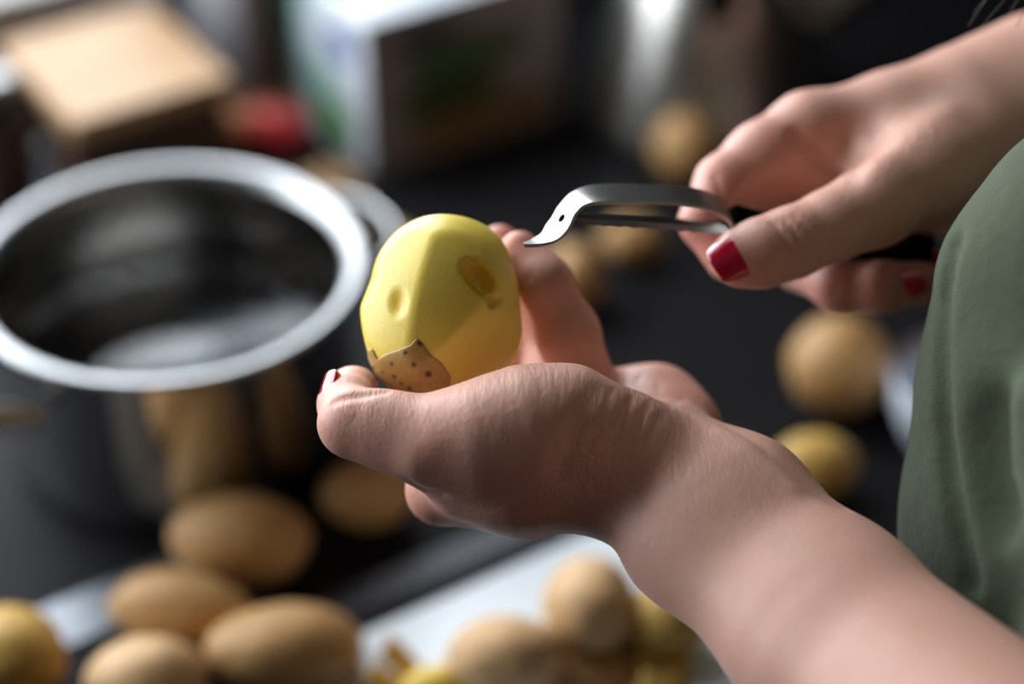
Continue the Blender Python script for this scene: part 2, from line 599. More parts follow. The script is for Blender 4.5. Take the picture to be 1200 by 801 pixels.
def on_surface(sdf, x, y, d):
    """the point of a surface that is seen at (x, y); where none is, the point at distance d"""
    q = P(x, y, .45); v = P(x, y, 1.45) - q; L = np.linalg.norm(v); v = v / L
    s = 0.0
    for _ in range(60):
        e = float(sdf((q + v * s)[None].astype(np.float32))[0])
        s += e * .9
        if abs(e) < 2e-4: return q + v * s
        if s > .6: break
    return P(x, y, d)


def body_sdf(chains, marks):
    def bare(p):
        d = None
        for cones, k_in, k_out in chains:
            c = None
            for a, b, ra, rb in cones:
                e = cone(p, a, b, ra, rb)
                c = e if c is None else smin(c, e, k_in * MM)
            d = c if d is None else smin(d, c, k_out * MM)
        return d

    marks = [([on_surface(bare, *q) for q in line], w * MM, dep * MM) for line, w, dep in marks]

    def f(p):
        d = bare(p)
        for line, w, dep in marks:
            q = None
            for a, b in zip(line[:-1], line[1:]):
                e = segdist(p, a, b)
                q = e if q is None else np.minimum(q, e)
            d = d + dep * np.exp(-(q / w) ** 2)
        return d
    return f


left_sdf = body_sdf(LEFT, LEFT_MARKS)
right_sdf = body_sdf(RIGHT, RIGHT_MARKS)


def bounds(chains, zmin_d=None):
    pts = np.array([q for cones, _, _ in chains for a, b, ra, rb in cones for q in (a - ra, a + ra, b - rb, b + rb)])
    return pts.min(0) - 0.004, pts.max(0) + 0.004


# shoulders, torso, neck and head (outside the frame, joined to the arms)
L_ELBOW, R_ELBOW = P(1530, 1230, .458), P(1790, 45, .795)
L_SHO, R_SHO = np.array([.275, .30, .50]), np.array([.40, .66, .50])
CHEST, HIP, NECK, HEAD = np.array([.32, .485, .36]), np.array([.335, .47, -.05]), np.array([.315, .49, .58]), np.array([.285, .50, .71])
side = (R_SHO - L_SHO) / np.linalg.norm(R_SHO - L_SHO)
fwd = np.cross(np.array([0, 0, 1.0]), side); fwd[2] = 0; fwd /= np.linalg.norm(fwd)


def torso_sdf(p):
    d = cone(p, L_ELBOW, L_SHO, .036, .046)
    d = smin(d, cone(p, R_ELBOW, R_SHO, .036, .046), .01)
    ax = np.stack([side, fwd, ZX])
    d = smin(d, ellip(p, CHEST, ax, (.15, .085, .21)), .03)
    d = smin(d, ellip(p, HIP, ax, (.15, .09, .20)), .05)
    d = smin(d, cone(p, L_SHO, R_SHO, .04, .04), .04)
    d = smin(d, cone(p, NECK - ZX * .08, HEAD, .05, .045), .04)
    d = smin(d, ellip(p, HEAD + ZX * .03, ax, (.072, .090, .095)), .02)
    d = smin(d, ellip(p, HEAD + fwd * .035 - ZX * .035, ax, (.050, .050, .065)), .03)
    d = smin(d, cone(p, HEAD + fwd * .112 + ZX * .015, HEAD + fwd * .125 - ZX * .022, .006, .011), .012)
    for s in (-1, 1):
        d = smax(d, -ellip(p, HEAD + fwd * .118 + side * s * .032 + ZX * .012, ax, (.016, .014, .010)), .012)
        d = smin(d, ellip(p, HEAD + side * s * .074 - fwd * .005, ax, (.008, .018, .030)), .006)
    d = smin(d, ellip(p, HEAD + fwd * .088 - ZX * .052, ax, (.024, .010, .008)), .006)
    return d


parts = []
for sdf, chains, h in ((left_sdf, LEFT, .0009), (right_sdf, RIGHT, .0009)):
    lo, hi = bounds(chains)
    parts.append(surface(sdf, lo, hi, h))
parts.append(surface(torso_sdf, (.05, .2, -.28), (.95, .95, .86), .006))
off = 0; allp = []; allf = []
for v, fc in parts:
    allp.append(v); allf.append(fc + off); off += len(v)
body_p = np.concatenate(allp); body_f = np.concatenate(allf)
person = np_mesh('person', body_p, body_f, M['skin'])
tag(person, 'person in a green shirt peeling a potato, red nails, peeler in the right hand', 'person')


def spots(p, lst):
    v = np.zeros(len(p))
    for x, y, d, r, s in lst:
        v = np.maximum(v, s * np.exp(-(((p - P(x, y, d)) ** 2).sum(1)) / (r * MM) ** 2))
    return v


def lines(p, lst):
    v = np.zeros(len(p))
    for line, w, s in lst:
        q = [P(*a) for a in line]
        for a, b in zip(q[:-1], q[1:]):
            v = np.maximum(v, s * np.exp(-(segdist(p.astype(np.float32), a, b) / (w * MM)) ** 2))
    return v


def float_attr(o, name, v):
    a = o.data.attributes.new(name, 'FLOAT', 'POINT')
    a.data.foreach_set('value', np.asarray(v, np.float32))


if len(person.data.vertices) == len(body_p):
    float_attr(person, 'redness', spots(body_p, [
        (605, 290, .650, 14, .7), (585, 285, .665, 14, .7), (655, 360, .660, 22, .35), (690, 440, .675, 14, .3), (540, 318, .69, 20, .6), (500, 430, .69, 25, .6),
        (413, 470, .61, 12, .40), (400, 500, .60, 14, .25), (500, 590, .63, 14, .5), (500, 520, .59, 12, .22), (800, 450, .645, 16, .45),
        (850, 215, .66, 16, .65), (835, 265, .655, 18, .7), (900, 190, .67, 20, .45), (930, 280, .63, 12, .30), (870, 310, .63, 14, .35),
        (1000, 335, .665, 30, .55), (945, 150, .67, 12, .30), (1085, 330, .66, 14, .6)]))
    float_attr(person, 'vein', lines(body_p, [
        ([(905, 535, .594), (955, 585, .573), (1010, 640, .557)], 3.0, .55), ([(780, 505, .597), (840, 525, .588), (880, 520, .590)], 3.0, .4),
        ([(900, 600, .575), (990, 680, .548)], 4.0, .3), ([(1080, 120, .67), (1180, 90, .68)], 3.0, .3)]))
    float_attr(person, 'wrinkle', spots(body_p, [
        (690, 520, .60, 26, 1.0), (640, 590, .605, 24, .8), (745, 465, .615, 20, 1.0), (600, 480, .59, 22, .5), (430, 480, .60, 14, .4),
        (930, 280, .635, 10, .8), (1060, 200, .66, 24, .7), (655, 375, .64, 8, .3)]))


def nail(name, sdf, x, y, d, tip, normal, length, width, curve, label=None):
    """a lacquered plate that follows the fingertip: tip and normal are lens-frame vectors (right, up, towards the lens)"""
    R3 = lambda v: CAM_R * v[0] + CAM_U * v[1] - CAM_F * v[2]
    n = R3(normal); n /= np.linalg.norm(n)
    a = R3(tip); a -= n * (a @ n); a /= np.linalg.norm(a)
    s = np.cross(a, n)
    c = P(x, y, d)
    for _ in range(6):
        c = c - n * float(sdf(c[None].astype(np.float32))[0]) * 0.8
    NU, NV = 15, 17
    top = np.zeros((NV, NU, 3))
    for i in range(NV):
        v = -1 + 2 * i / (NV - 1)
        for j in range(NU):
            u = -1 + 2 * j / (NU - 1)
            # square-ish free edge, rounded cuticle
            wv = (1 - max(0, -v) ** 3 * 0.30) * (1 - max(0, v) ** 4 * 0.16)
            vv = v * (1 - (0.10 if v > 0 else 0.16) * u * u)
            ang = u * wv * width / 2 / curve
            top[i, j] = c + a * vv * length / 2 + s * curve * math.sin(ang) + n * (curve * math.cos(ang) - curve)
    flat = top.reshape(-1, 3)
    for _ in range(4):
        dist = sdf(flat.astype(np.float32))
        flat = flat - np.clip(dist, -.002, .002)[:, None] * sdf_grad(sdf, flat)
    # ease towards the ideal arch so that the lacquer reads as a hard plate
    flat = 0.5 * flat + 0.5 * top.reshape(-1, 3)
    g = n[None] * 0.6 + sdf_grad(sdf, flat) * 0.4
    g /= np.linalg.norm(g, axis=1, keepdims=True)
    vv = np.repeat(np.linspace(-1, 1, NV), NU)
    lift = 0.0004 + 0.0005 * np.clip(vv + .2, 0, 1)
    up = flat + g * lift[:, None]; dn = flat - g * 0.0009
    verts = np.concatenate([up, dn]); N = NU * NV; faces = []
    for i in range(NV - 1):
        for j in range(NU - 1):
            q = (i * NU + j, i * NU + j + 1, (i + 1) * NU + j + 1, (i + 1) * NU + j)
            faces.append(q); faces.append(tuple(N + k for k in q[::-1]))
    rim = [j for j in range(NU)] + [i * NU + NU - 1 for i in range(1, NV)] + [(NV - 1) * NU + j for j in range(NU - 2, -1, -1)] + [i * NU for i in range(NV - 2, 0, -1)]
    for k in range(len(rim)):
        i, j = rim[k], rim[(k + 1) % len(rim)]
        faces.append((j, i, N + i, N + j))
    bm = bmesh.new()
    bv = [bm.verts.new(v) for v in verts]
    for fc in faces: bm.faces.new([bv[i] for i in fc])
    o = bm_obj(name, bm, M['nail'], person)
    if label: o['label'] = label
    return o


nail('fingernail', left_sdf, 386, 453, .617, (.22, .80, -.5), (-.88, .32, .38), .0112, .0106, .0062)
nail('fingernail', right_sdf, 857, 299, .630, (-.88, -.44, .2), (-.12, .25, .95), .0168, .0156, .0094)
nail('fingernail', right_sdf, 1064, 331, .664, (1, .12, .1), (.05, -.1, 1), .0110, .0095, .0062)
nail('fingernail', right_sdf, 1088, 312, .690, (1, .25, 0), (.05, .1, 1), .0100, .0085, .0060)
nail('fingernail', left_sdf, 618, 298, .660, (-.6, .75, .2), (.5, .4, -.8), .0100, .0085, .0060)
nail('fingernail', left_sdf, 586, 290, .676, (-.5, .8, .2), (.2, .4, -.9), .0105, .0090, .0062)
nail('fingernail', left_sdf, 551, 294, .698, (-.4, .85, .2), (0, .3, -1), .0105, .0092, .0064)
nail('fingernail', left_sdf, 508, 320, .702, (0, 1, .1), (0, .1, -1), .0105, .0092, .0064)

# ------------------------------------------------------------------ clothes and hair of the person
SH = chain((1283, 274, .610, 138), (1250, 340, .612, 145), (1253, 450, .617, 169), (1264, 600, .625, 195), (1270, 800, .628, 202))


def shirt_bare(p):
    ax = np.stack([side, fwd, ZX])
    d = ellip(p, CHEST, ax, (.155, .095, .20))
    d = smin(d, ellip(p, np.array([.245, .478, .17]), ax, (.128, .098, .15)), .06)
    d = smin(d, ellip(p, HIP + np.array([-.02, -.045, 0]), ax, (.150, .105, .20)), .06)
    d = smin(d, cone(p, L_SHO, R_SHO, .055, .055), .05)
    d = smin(d, cone(p, L_SHO, L_SHO + (L_ELBOW - L_SHO) * .5, .058, .062), .02)
    d = smin(d, cone(p, R_SHO, R_SHO + (R_ELBOW - R_SHO) * .5, .058, .062), .02)
    c = None
    for a, b, ra, rb in SH:
        e = cone(p, a, b, ra, rb); c = e if c is None else smin(c, e, .008)
    d = smin(d, c, .04)
    # the hanging fold at the front edge and softer folds behind it
    for pts, k in FOLDS:
        for a, b, ra, rb in pts:
            d = smin(d, cone(p, a, b, ra, rb), k)
    return d


FOLDS = [(chain((1225, 480, .565, 40), (1240, 620, .560, 46), (1250, 760, .560, 50)), .012),
         (chain((1320, 420, .55, 50), (1310, 600, .55, 50)), .02)]
CREASE = catmull([np.array(q, float) for q in [(1117, 285), (1109, 320), (1104, 370), (1103, 430), (1106, 500), (1113, 560), (1124, 620), (1138, 680)]], 7)
CREASE = [on_surface(shirt_bare, q[0], q[1], .57) for q in CREASE]
DIP = [on_surface(shirt_bare, q[0], q[1], .57) for q in catmull([np.array(q, float) for q in [(1165, 490), (1170, 560), (1182, 640), (1192, 700)]], 7)]


def shirt_sdf(p):
    d = shirt_bare(p)
    ax = np.stack([side, fwd, ZX])
    near = np.linalg.norm(p - CREASE[len(CREASE) // 2].astype(np.float32), axis=1) < .14
    if near.any():
        pn = p[near]
        for line, w, dep in ((CREASE, .0030, .0075), (DIP, .008, .007)):
            q = None
            for i, (a, b) in enumerate(zip(line[:-1], line[1:])):
                e = segdist(pn, a, b); q = e if q is None else np.minimum(q, e)
            d[near] += (dep * np.exp(-(q / w) ** 2)).astype(d.dtype)
    d = smax(d, -ellip(p, NECK + ZX * .06, ax, (.075, .075, .09)), .01)
    return smax(d, -(p[:, 2] + .14), .004)


v, fc = surface(shirt_sdf, (.05, .1, -.18), (.85, .95, .66), .0026)
shirt = np_mesh('shirt', v, fc, M['cloth'], person)
shirt['label'] = 'plain green cotton shirt hanging in loose folds'


def legs_sdf(p):
    ax = np.stack([side, fwd, ZX])
    d = ellip(p, HIP - ZX * .08 + np.array([-.015, -.045, 0]), ax, (.142, .096, .13))
    for s in (-1, 1):
        d = smin(d, cone(p, HIP + np.array([-.015, -.045, 0]) + side * s * .07 - ZX * .12, HIP + np.array([.01, -.04, 0]) + side * s * .085 - ZX * .46, .078, .056), .03)
        d = smin(d, cone(p, HIP + np.array([.01, -.04, 0]) + side * s * .085 - ZX * .46, HIP + np.array([.01, -.04, 0]) + side * s * .09 - ZX * .80, .056, .042), .02)
    return d


v, fc = surface(legs_sdf, (.05, .2, -.92), (.65, .8, .12), .01)
np_mesh('trousers', v, fc, M['denim'], person)


def hair_sdf(p):
    ax = np.stack([side, fwd, ZX])
    d = ellip(p, HEAD + ZX * .04 - fwd * .012, ax, (.086, .098, .098))
    d = smax(d, -ellip(p, HEAD + fwd * .10 - ZX * .03, ax, (.062, .08, .085)), .01)
    for s in (-1, 1):
        d = smin(d, cone(p, HEAD + side * s * .075 + ZX * .03, HEAD + side * s * .085 - ZX * .16 + fwd * .01, .022, .010), .02)
    return smin(d, cone(p, HEAD - fwd * .07, HEAD - fwd * .09 - ZX * .16, .05, .02), .03)


v, fc = surface(hair_sdf, (.05, .2, .4), (.7, .8, .95), .005)
hair = np_mesh('hair', v, fc, M['hair'], person)
hb = bmesh.new()
for k in range(6):
    x0 = 1135 + 14 * k + rng.uniform(-6, 6)
    pts = catmull([HEAD + fwd * .07 + side * (-.02 - .004 * k), HEAD + fwd * .06 - ZX * .12 + side * (-.03 - .003 * k),
                   P(x0 + 70, -150, .63), P(x0 + 30, -30, .64), P(x0 + rng.uniform(-18, 6), 6 + 26 * rng.random(), .645)], 8)
    vs, fs = sweep(pts, [(.00015 * math.cos(a), .00015 * math.sin(a)) for a in (0, 2.1, 4.2)], NX)
    bv = [hb.verts.new(q) for q in vs]
    for q in fs: hb.faces.new([bv[i] for i in q])
st = bm_obj('loose_strands', hb, M['hair'], hair)
st['kind'] = 'stuff'

# ------------------------------------------------------------------ room and worktop
RZ = THETA


def cbox(name, t, n, z, mat, parent=None, bevel=0.0, smooth=False):
    """box with extents (t0, t1), (n0, n1), (z0, z1) in the frame of the counter"""
    c = W((t[0] + t[1]) / 2, (n[0] + n[1]) / 2, (z[0] + z[1]) / 2)
    bm = box_bm((t[1] - t[0], n[1] - n[0], z[1] - z[0]), (0, 0, 0), bevel)
    o = bm_obj(name, bm, mat, None, smooth)
    o.location = tuple(c); o.rotation_euler = (0, 0, RZ)
    if parent:
        o.parent = parent; o.matrix_parent_inverse = parent.matrix_basis.inverted()
    return o


def wall(name, boxes, mat):
    bm = bmesh.new()
    for t, n, z in boxes:
        b = box_bm((t[1] - t[0], n[1] - n[0], z[1] - z[0]), ((t[0] + t[1]) / 2, (n[0] + n[1]) / 2, (z[0] + z[1]) / 2))
        me = bpy.data.meshes.new('tmp'); b.to_mesh(me); b.free(); bm.from_mesh(me); bpy.data.meshes.remove(me)
    o = bm_obj(name, bm, mat, None, False)
    o.rotation_euler = (0, 0, RZ)
    return tag(o, kind='structure')


T0, T1, N0, ZF, ZC = -1.7, 2.4, -2.2, -0.90, 1.65
wall('wall_back', [((T0, WIN_T0), (WALL_N, WALL_N + .12), (ZF, ZC)), ((WIN_T1, T1), (WALL_N, WALL_N + .12), (ZF, ZC)),
                   ((WIN_T0, WIN_T1), (WALL_N, WALL_N + .12), (ZF, WIN_Z0)), ((WIN_T0, WIN_T1), (WALL_N, WALL_N + .12), (WIN_Z1, ZC))], M['wall'])
wall('wall_left', [((T0 - .1, T0), (N0, WALL_N + .12), (ZF, ZC))], M['room'])
wall('wall_right', [((T1, T1 + .1), (N0, WALL_N + .12), (ZF, ZC))], M['room'])
wall('wall_front', [((T0 - .1, T1 + .1), (N0 - .1, N0), (ZF, ZC))], M['room'])
wall('floor', [((T0 - .1, T1 + .1), (N0 - .1, WALL_N + .12), (ZF - .1, ZF))], M['floor'])
wall('ceiling', [((T0 - .1, T1 + .1), (N0 - .1, WALL_N + .12), (ZC, ZC + .1))], M['room'])
win = wall('window_1', [((WIN_T0, WIN_T0 + .04), (WALL_N + .03, WALL_N + .08), (WIN_Z0, WIN_Z1)), ((WIN_T1 - .04, WIN_T1), (WALL_N + .03, WALL_N + .08), (WIN_Z0, WIN_Z1)),
                        ((WIN_T0, WIN_T1), (WALL_N + .03, WALL_N + .08), (WIN_Z0, WIN_Z0 + .04)), ((WIN_T0, WIN_T1), (WALL_N + .03, WALL_N + .08), (WIN_Z1 - .04, WIN_Z1))], M['white'])
gl = NT('window_glass')
gl.n.remove(gl.b)
tr = gl.add('ShaderNodeBsdfTransparent'); gs = gl.add('ShaderNodeBsdfGlossy'); gs.inputs['Roughness'].default_value = 0.02
mx = gl.add('ShaderNodeMixShader'); mx.inputs[0].default_value = 0.06
gl.link(tr.outputs[0], mx.inputs[1]); gl.link(gs.outputs[0], mx.inputs[2]); gl.link(mx.outputs[0], gl.out.inputs[0])
pane = cbox('pane', (WIN_T0 + .04, WIN_T1 - .04), (WALL_N + .05, WALL_N + .054), (WIN_Z0 + .04, WIN_Z1 - .04), gl.m, win)
sill = cbox('window_sill', (WIN_T0 - .03, WIN_T1 + .0), (WALL_N - .02, WALL_N + .03), (WIN_Z0 - .025, WIN_Z0), M['white'], win, .004)

NF = 0.355                                               # front edge of the worktop
worktop = cbox('worktop', (T0 + .003, T1 - .003), (NF, WALL_N - .003), (-.04, 0), M['worktop'], None, .003)
tag(worktop, 'black stone worktop with inlaid steel strips under the food', 'worktop')
cbox('trim_strip', (-.35, .262), (.603, .629), (-.001, .0012), M['strip'], worktop)['label'] = 'wide brushed steel strip'
cbox('trim_strip', (-.35, .42), (.554, .571), (-.001, .0012), M['strip_dark'], worktop)['label'] = 'narrow dull dark steel strip'
base = empty('base_cabinet', W(0, NF + .05, ZF), RZ)
tag(base, 'grey base cabinet under the black worktop', 'cabinet')
o = cbox('body', (T0 + .005, T1 - .005), (NF + .04, WALL_N - .005), (ZF + .1, -.0405), M['cabinet'], base)
cbox('plinth', (T0 + .005, T1 - .005), (NF + .09, WALL_N - .005), (ZF + .001, ZF + .1), M['black'], base)
for k in range(6):
    t0 = T0 + k * (T1 - T0) / 6
    d = cbox('door', (t0 + .003, t0 + (T1 - T0) / 6 - .003), (NF + .02, NF + .04), (ZF + .105, -.05), M['cabinet'], base, .002)
    h = cbox('handle', (t0 + .2, t0 + .36), (NF + .005, NF + .02), (-.10, -.088), M['steel'], d)

# ------------------------------------------------------------------ the potato in the hand
PC = P(517, 360, .634)
CAMAX = np.stack([CAM_R, CAM_U, -CAM_F])                 # right, up, towards the lens
cv = lambda a, b, c: (CAM_R * a + CAM_U * b - CAM_F * c) / math.sqrt(a * a + b * b + c * c)
PXM = .634 / F_PX
CUTS = [(cv(-.64, .245, .86), 84.5), (cv(.08, .12, 1.05), 84), (cv(.62, -.42, .70), 84.5), (cv(-.98, -.10, -.10), 93), (cv(.95, .15, -.1), 93.5), (cv(.1, .8, -.6), 92)]
GOUGE = [(P(460, 350, .6135), (12, 18, 11), .20), (P(565, 328, .6150), (29, 15, 13), -.80), (P(579, 352, .6175), (14, 7, 7), .25)]


def rot2(a):
    c, s = math.cos(a), math.sin(a)
    return np.stack([CAM_R * c + CAM_U * s, -CAM_R * s + CAM_U * c, -CAM_F])


def potato_base(p):
    d = cone(p, P(522, 337, .634), P(517, 376, .634), 87 * PXM, 97 * PXM)
    for n, h in CUTS:
        R = .060
        c = PC + n * (h * PXM - R)
        d = smax(d, np.sqrt(((p - c.astype(np.float32)) ** 2).sum(1)) - R, .0007)
    return d


def potato_sdf(p):
    d = potato_base(p)
    e = [ellip(p, c, rot2(a), tuple(x * PXM for x in r)) for c, r, a in GOUGE]
    d = smax(d, -e[0], .0024)
    return smax(d, -smin(e[1], e[2], .0012), .0018)


held = empty('peeled_potato', PC)
tag(held, 'freshly peeled yellow potato held in the left hand, a brown patch of skin left on', 'potato')
v, fc = surface(potato_sdf, PC - .036, PC + .036, .0006)
fl = np_mesh('flesh', v, fc, M['flesh'], held)
fl.matrix_parent_inverse = Matrix.Translation(-held.location)
if len(fl.data.vertices) == len(v):
    deep = np.zeros(len(v))
    for c, r, a in GOUGE[:2]:
        e = ellip(v.astype(np.float32), c, rot2(a), tuple(x * PXM for x in r))
        deep = np.maximum(deep, np.exp(-(np.maximum(e, 0) / .0008) ** 2))
    float_attr(fl, 'deep', deep)
PATCH = np.array([(434, 409), (440, 408), (446, 420), (455, 414), (470, 409), (484, 404), (492, 396), (499, 402), (507, 414), (520, 424), (530, 440), (528, 470), (440, 470), (432, 440), (431, 420)], float)


def patch_sdf(p):
    """skin inside an outline that was cut around by the peeler"""
    b = potato_base(p)
    q = p - P(478, 440, .634)
    x = 478 + (q @ CAM_R) / PXM * 1.0; y = 440 - (q @ CAM_U) / PXM
    inside = np.zeros(len(p), bool); dist = np.full(len(p), 1e9)
    A = PATCH; B = np.roll(PATCH, -1, 0)
    for (x0, y0), (x1, y1) in zip(A, B):
        t = np.clip(((x - x0) * (x1 - x0) + (y - y0) * (y1 - y0)) / ((x1 - x0) ** 2 + (y1 - y0) ** 2), 0, 1)
        dist = np.minimum(dist, np.hypot(x - x0 - t * (x1 - x0), y - y0 - t * (y1 - y0)))
        inside ^= ((y0 > y) != (y1 > y)) & (x < (x1 - x0) * (y - y0) / (y1 - y0 + 1e-9) + x0)
    reg = np.where(inside, -dist, dist) * PXM
    reg = np.maximum(reg, -(q @ -CAM_F) - .004)
    return smax(smax(b - .0005, -(b + .0016), .0003), reg, .0006)


v, fc = surface(patch_sdf, P(475, 440, .615) - .024, P(475, 440, .615) + .024, .0005)
pt = np_mesh('skin_patch', v, fc, M['patch'], held)
pt.matrix_parent_inverse = Matrix.Translation(-held.location)
pt['label'] = 'brown speckled skin left on the potato'
if len(pt.data.vertices) == len(v):
    # spots are pits in the skin: found on the surface below the listed points
    sp = np.zeros(len(v))
    for x, y, r in [(492, 402, 3.2), (475, 413, 2.4), (485, 427, 3.0), (502, 438, 3.6), (459, 426, 1.8), (462, 441, 2.0), (480, 455, 2.4), (437, 431, 1.6), (470, 449, 1.2), (448, 436, 1.2)]:
        ray = P(x, y, 1.0) - CAM_C; ray /= np.linalg.norm(ray)
        q = v - CAM_C; perp = q - (q @ ray)[:, None] * ray
        near = (q @ ray) < .635
        sp = np.maximum(sp, np.where(near, 1 / (1 + np.exp((np.linalg.norm(perp, axis=1) - r * PXM) / .00016)), 0))
    float_attr(pt, 'spot', sp)

# ------------------------------------------------------------------ the peeler
peeler = empty('potato_peeler', P(860, 262, .648))
tag(peeler, 'steel swivel peeler with a pointed tip held in the right hand', 'peeler')


def into(o, parent):
    o.parent = parent
    o.matrix_parent_inverse = Matrix.Translation(-parent.location)
    return o


path = catmull([P(*q) for q in [(614, 287, .616), (629, 284, .617), (645, 277, .618), (656, 263, .619), (666, 246, .620), (679, 234, .621), (700, 228, .623),
                                (740, 227, .627), (790, 229, .632), (824, 234, .637), (848, 246, .642), (860, 264, .649), (864, 282, .656)]], 8)
n = len(path)
wid = [min(1.0, .12 + .88 * (i / 22.0) ** .8) for i in range(n)]
wdir = []
for i in range(n):
    f = min(1, max(0, (i - 18) / 30))
    wdir.append(cv(.47 * (1 - f) + .02, -.28 * (1 - f) - .52 * f, .83 * (1 - f) + .86 * f))
# keep one continuous turn of the ribbon
for i in range(1, n):
    if wdir[i] @ wdir[i - 1] < 0: wdir[i] = -wdir[i]
a, b = .0058, .00055
sec = [(-a, -b * .5), (-a * .97, -b), (a * .97, -b), (a, -b * .5), (a, b * .5), (a * .97, b), (-a * .97, b), (-a, b * .5)]
v, fs = sweep(path, sec, wdir, wid)
o = into(mesh_obj('frame', v, fs, M['peeler'], None), peeler)
o.data.set_sharp_from_angle(angle=math.radians(35))
i0 = 27
ctr = path[i0]; tg = path[i0 + 1] - path[i0 - 1]; tg /= np.linalg.norm(tg)
wv = wdir[i0] - tg * (tg @ wdir[i0]); wv /= np.linalg.norm(wv); nv = np.cross(tg, wv)
if nv @ CAM_F > 0: nv = -nv; wv = -wv
v, fs = lathe([(0, .0008), (.0011, .0008), (.0014, .0006), (.0014, -.0011), (0, -.0011)], 24)
R3 = np.stack([tg, wv, nv], 1)
into(mesh_obj('pivot_pin', [ctr + R3 @ np.array(q) for q in v], fs, M['black'], None), peeler)
# the blade: two shallow plates with a slot between them, scalloped cutting edge
for nm, y0, y1, dz, up in (('blade', 258, 266, 0.0, (0, -.62, .78)), ('blade_back', 254, 260, .007, (0, -.50, .86))):
    bp = catmull([P(672, y0 - 2, .6225 + dz), P(700, y0 + 1, .625 + dz), P(760, y0 + 4, .631 + dz), P(820, y1 + 1, .640 + dz), P(852, y1 + 1, .647 + dz)], 14)
    hw = .0023
    vs = []; fq = []
    wvec = cv(*up)
    for i, q in enumerate(bp):
        tt = bp[min(i + 1, len(bp) - 1)] - bp[max(0, i - 1)]; tt /= np.linalg.norm(tt)
        w = wvec - tt * (tt @ wvec); w /= np.linalg.norm(w); th = np.cross(tt, w)
        sc_ = .00028 * math.cos(i * 1.6) if nm == 'blade' else 0
        taper = min(1, .45 + i / 6, .45 + (len(bp) - 1 - i) / 5)
        for aa, bb in ((-hw, .0), (-.3 * hw, .0004), (hw * taper + sc_, .0), (-.3 * hw, -.0002)):
            vs.append(q + w * aa * (taper if aa < 0 else 1) + th * bb)
    for i in range(len(bp) - 1):
        for j in range(4):
            k = (j + 1) % 4; fq.append((i * 4 + j, i * 4 + k, (i + 1) * 4 + k, (i + 1) * 4 + j))
    into(mesh_obj(nm, vs, fq, M['blade'], None, False), peeler)
hp = catmull([P(858, 258, .648), P(900, 268, .661), P(980, 283, .668), P(1090, 292, .680)], 10)
sec = [(.0052 * math.cos(t), .0028 * math.sin(t)) for t in np.linspace(0, 2 * math.pi, 16, endpoint=False)]
v, fs = sweep(hp, sec, cv(.1, 1, .3))
into(mesh_obj('handle', v, fs, M['black'], None), peeler)

# ------------------------------------------------------------------ the saucepan
POT = G(195, 309, .094); POT[2] = 0
PR, PH = .0800, .094
pot = empty('saucepan', POT)
tag(pot, 'shiny steel saucepan with flared rim beside the peeled potato, half full of water', 'pot')
prof = [(0, .0005), (PR * .90, .0005), (PR * .955, .003), (PR * .965, .008), (PR * .97, .011), (PR * .995, .016), (PR, .024), (PR, PH - .006), (PR + .001, PH - .003)]
v, fs = lathe(prof); mesh_obj('outer_wall', v, fs, M['steel'], pot)
RI = PR - .0015
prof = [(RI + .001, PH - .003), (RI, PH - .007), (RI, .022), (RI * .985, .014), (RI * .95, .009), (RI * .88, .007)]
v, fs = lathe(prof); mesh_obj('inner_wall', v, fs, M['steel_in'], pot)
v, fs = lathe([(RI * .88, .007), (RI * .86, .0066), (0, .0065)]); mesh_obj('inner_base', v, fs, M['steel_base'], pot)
prof = [(RI - .0002, PH - .005), (RI + .0015, PH - .0015), (RI + .0045, PH + .0002), (RI + .0072, PH + .0004), (RI + .0086, PH - .0004), (RI + .0088, PH - .0014), (RI + .0076, PH - .0020), (RI + .0025, PH - .0036)]
v, fs = lathe(prof + [prof[0]], 128); mesh_obj('rim', v, fs, M['rim'], pot)
hd = G(440, 252, .078) - POT; a0 = math.atan2(hd[1], hd[0])
for ang in (a0, a0 + math.pi):
    er = np.array([math.cos(ang), math.sin(ang), 0]); et = np.array([-math.sin(ang), math.cos(ang), 0])
    pts = catmull([er * (PR + x) + et * y + ZX * (.071 + z) for x, y, z in [(-.001, -.030, -.004), (.010, -.031, 0), (.022, -.026, .003), (.029, -.012, .005), (.030, 0, .005),
                                                                        (.029, .012, .005), (.022, .026, .003), (.010, .031, 0), (-.001, .030, -.004)]], 8)
    sec = [(.0060 * math.cos(t), .0026 * math.sin(t)) for t in np.linspace(0, 2 * math.pi, 14, endpoint=False)]
    v, fs = sweep(pts, sec, ZX); mesh_obj('handle', v, fs, M['rim'], pot)
wt = NT('water'); wt.set(Base_Color=(.92, .96, 1.0), Roughness=.08, IOR=1.33, Transmission_Weight=1.0)
v, fs = lathe([(0, .007), (RI * .87, .0075), (RI * .94, .0095), (RI * .98, .0145), (RI - .0004, .022), (RI - .0004, .051), (0, .051)])
wo = mesh_obj('water', v, fs, wt.m); wo.location = tuple(POT)
tag(wo, 'clear water standing halfway up inside the saucepan', 'water', kind='stuff')

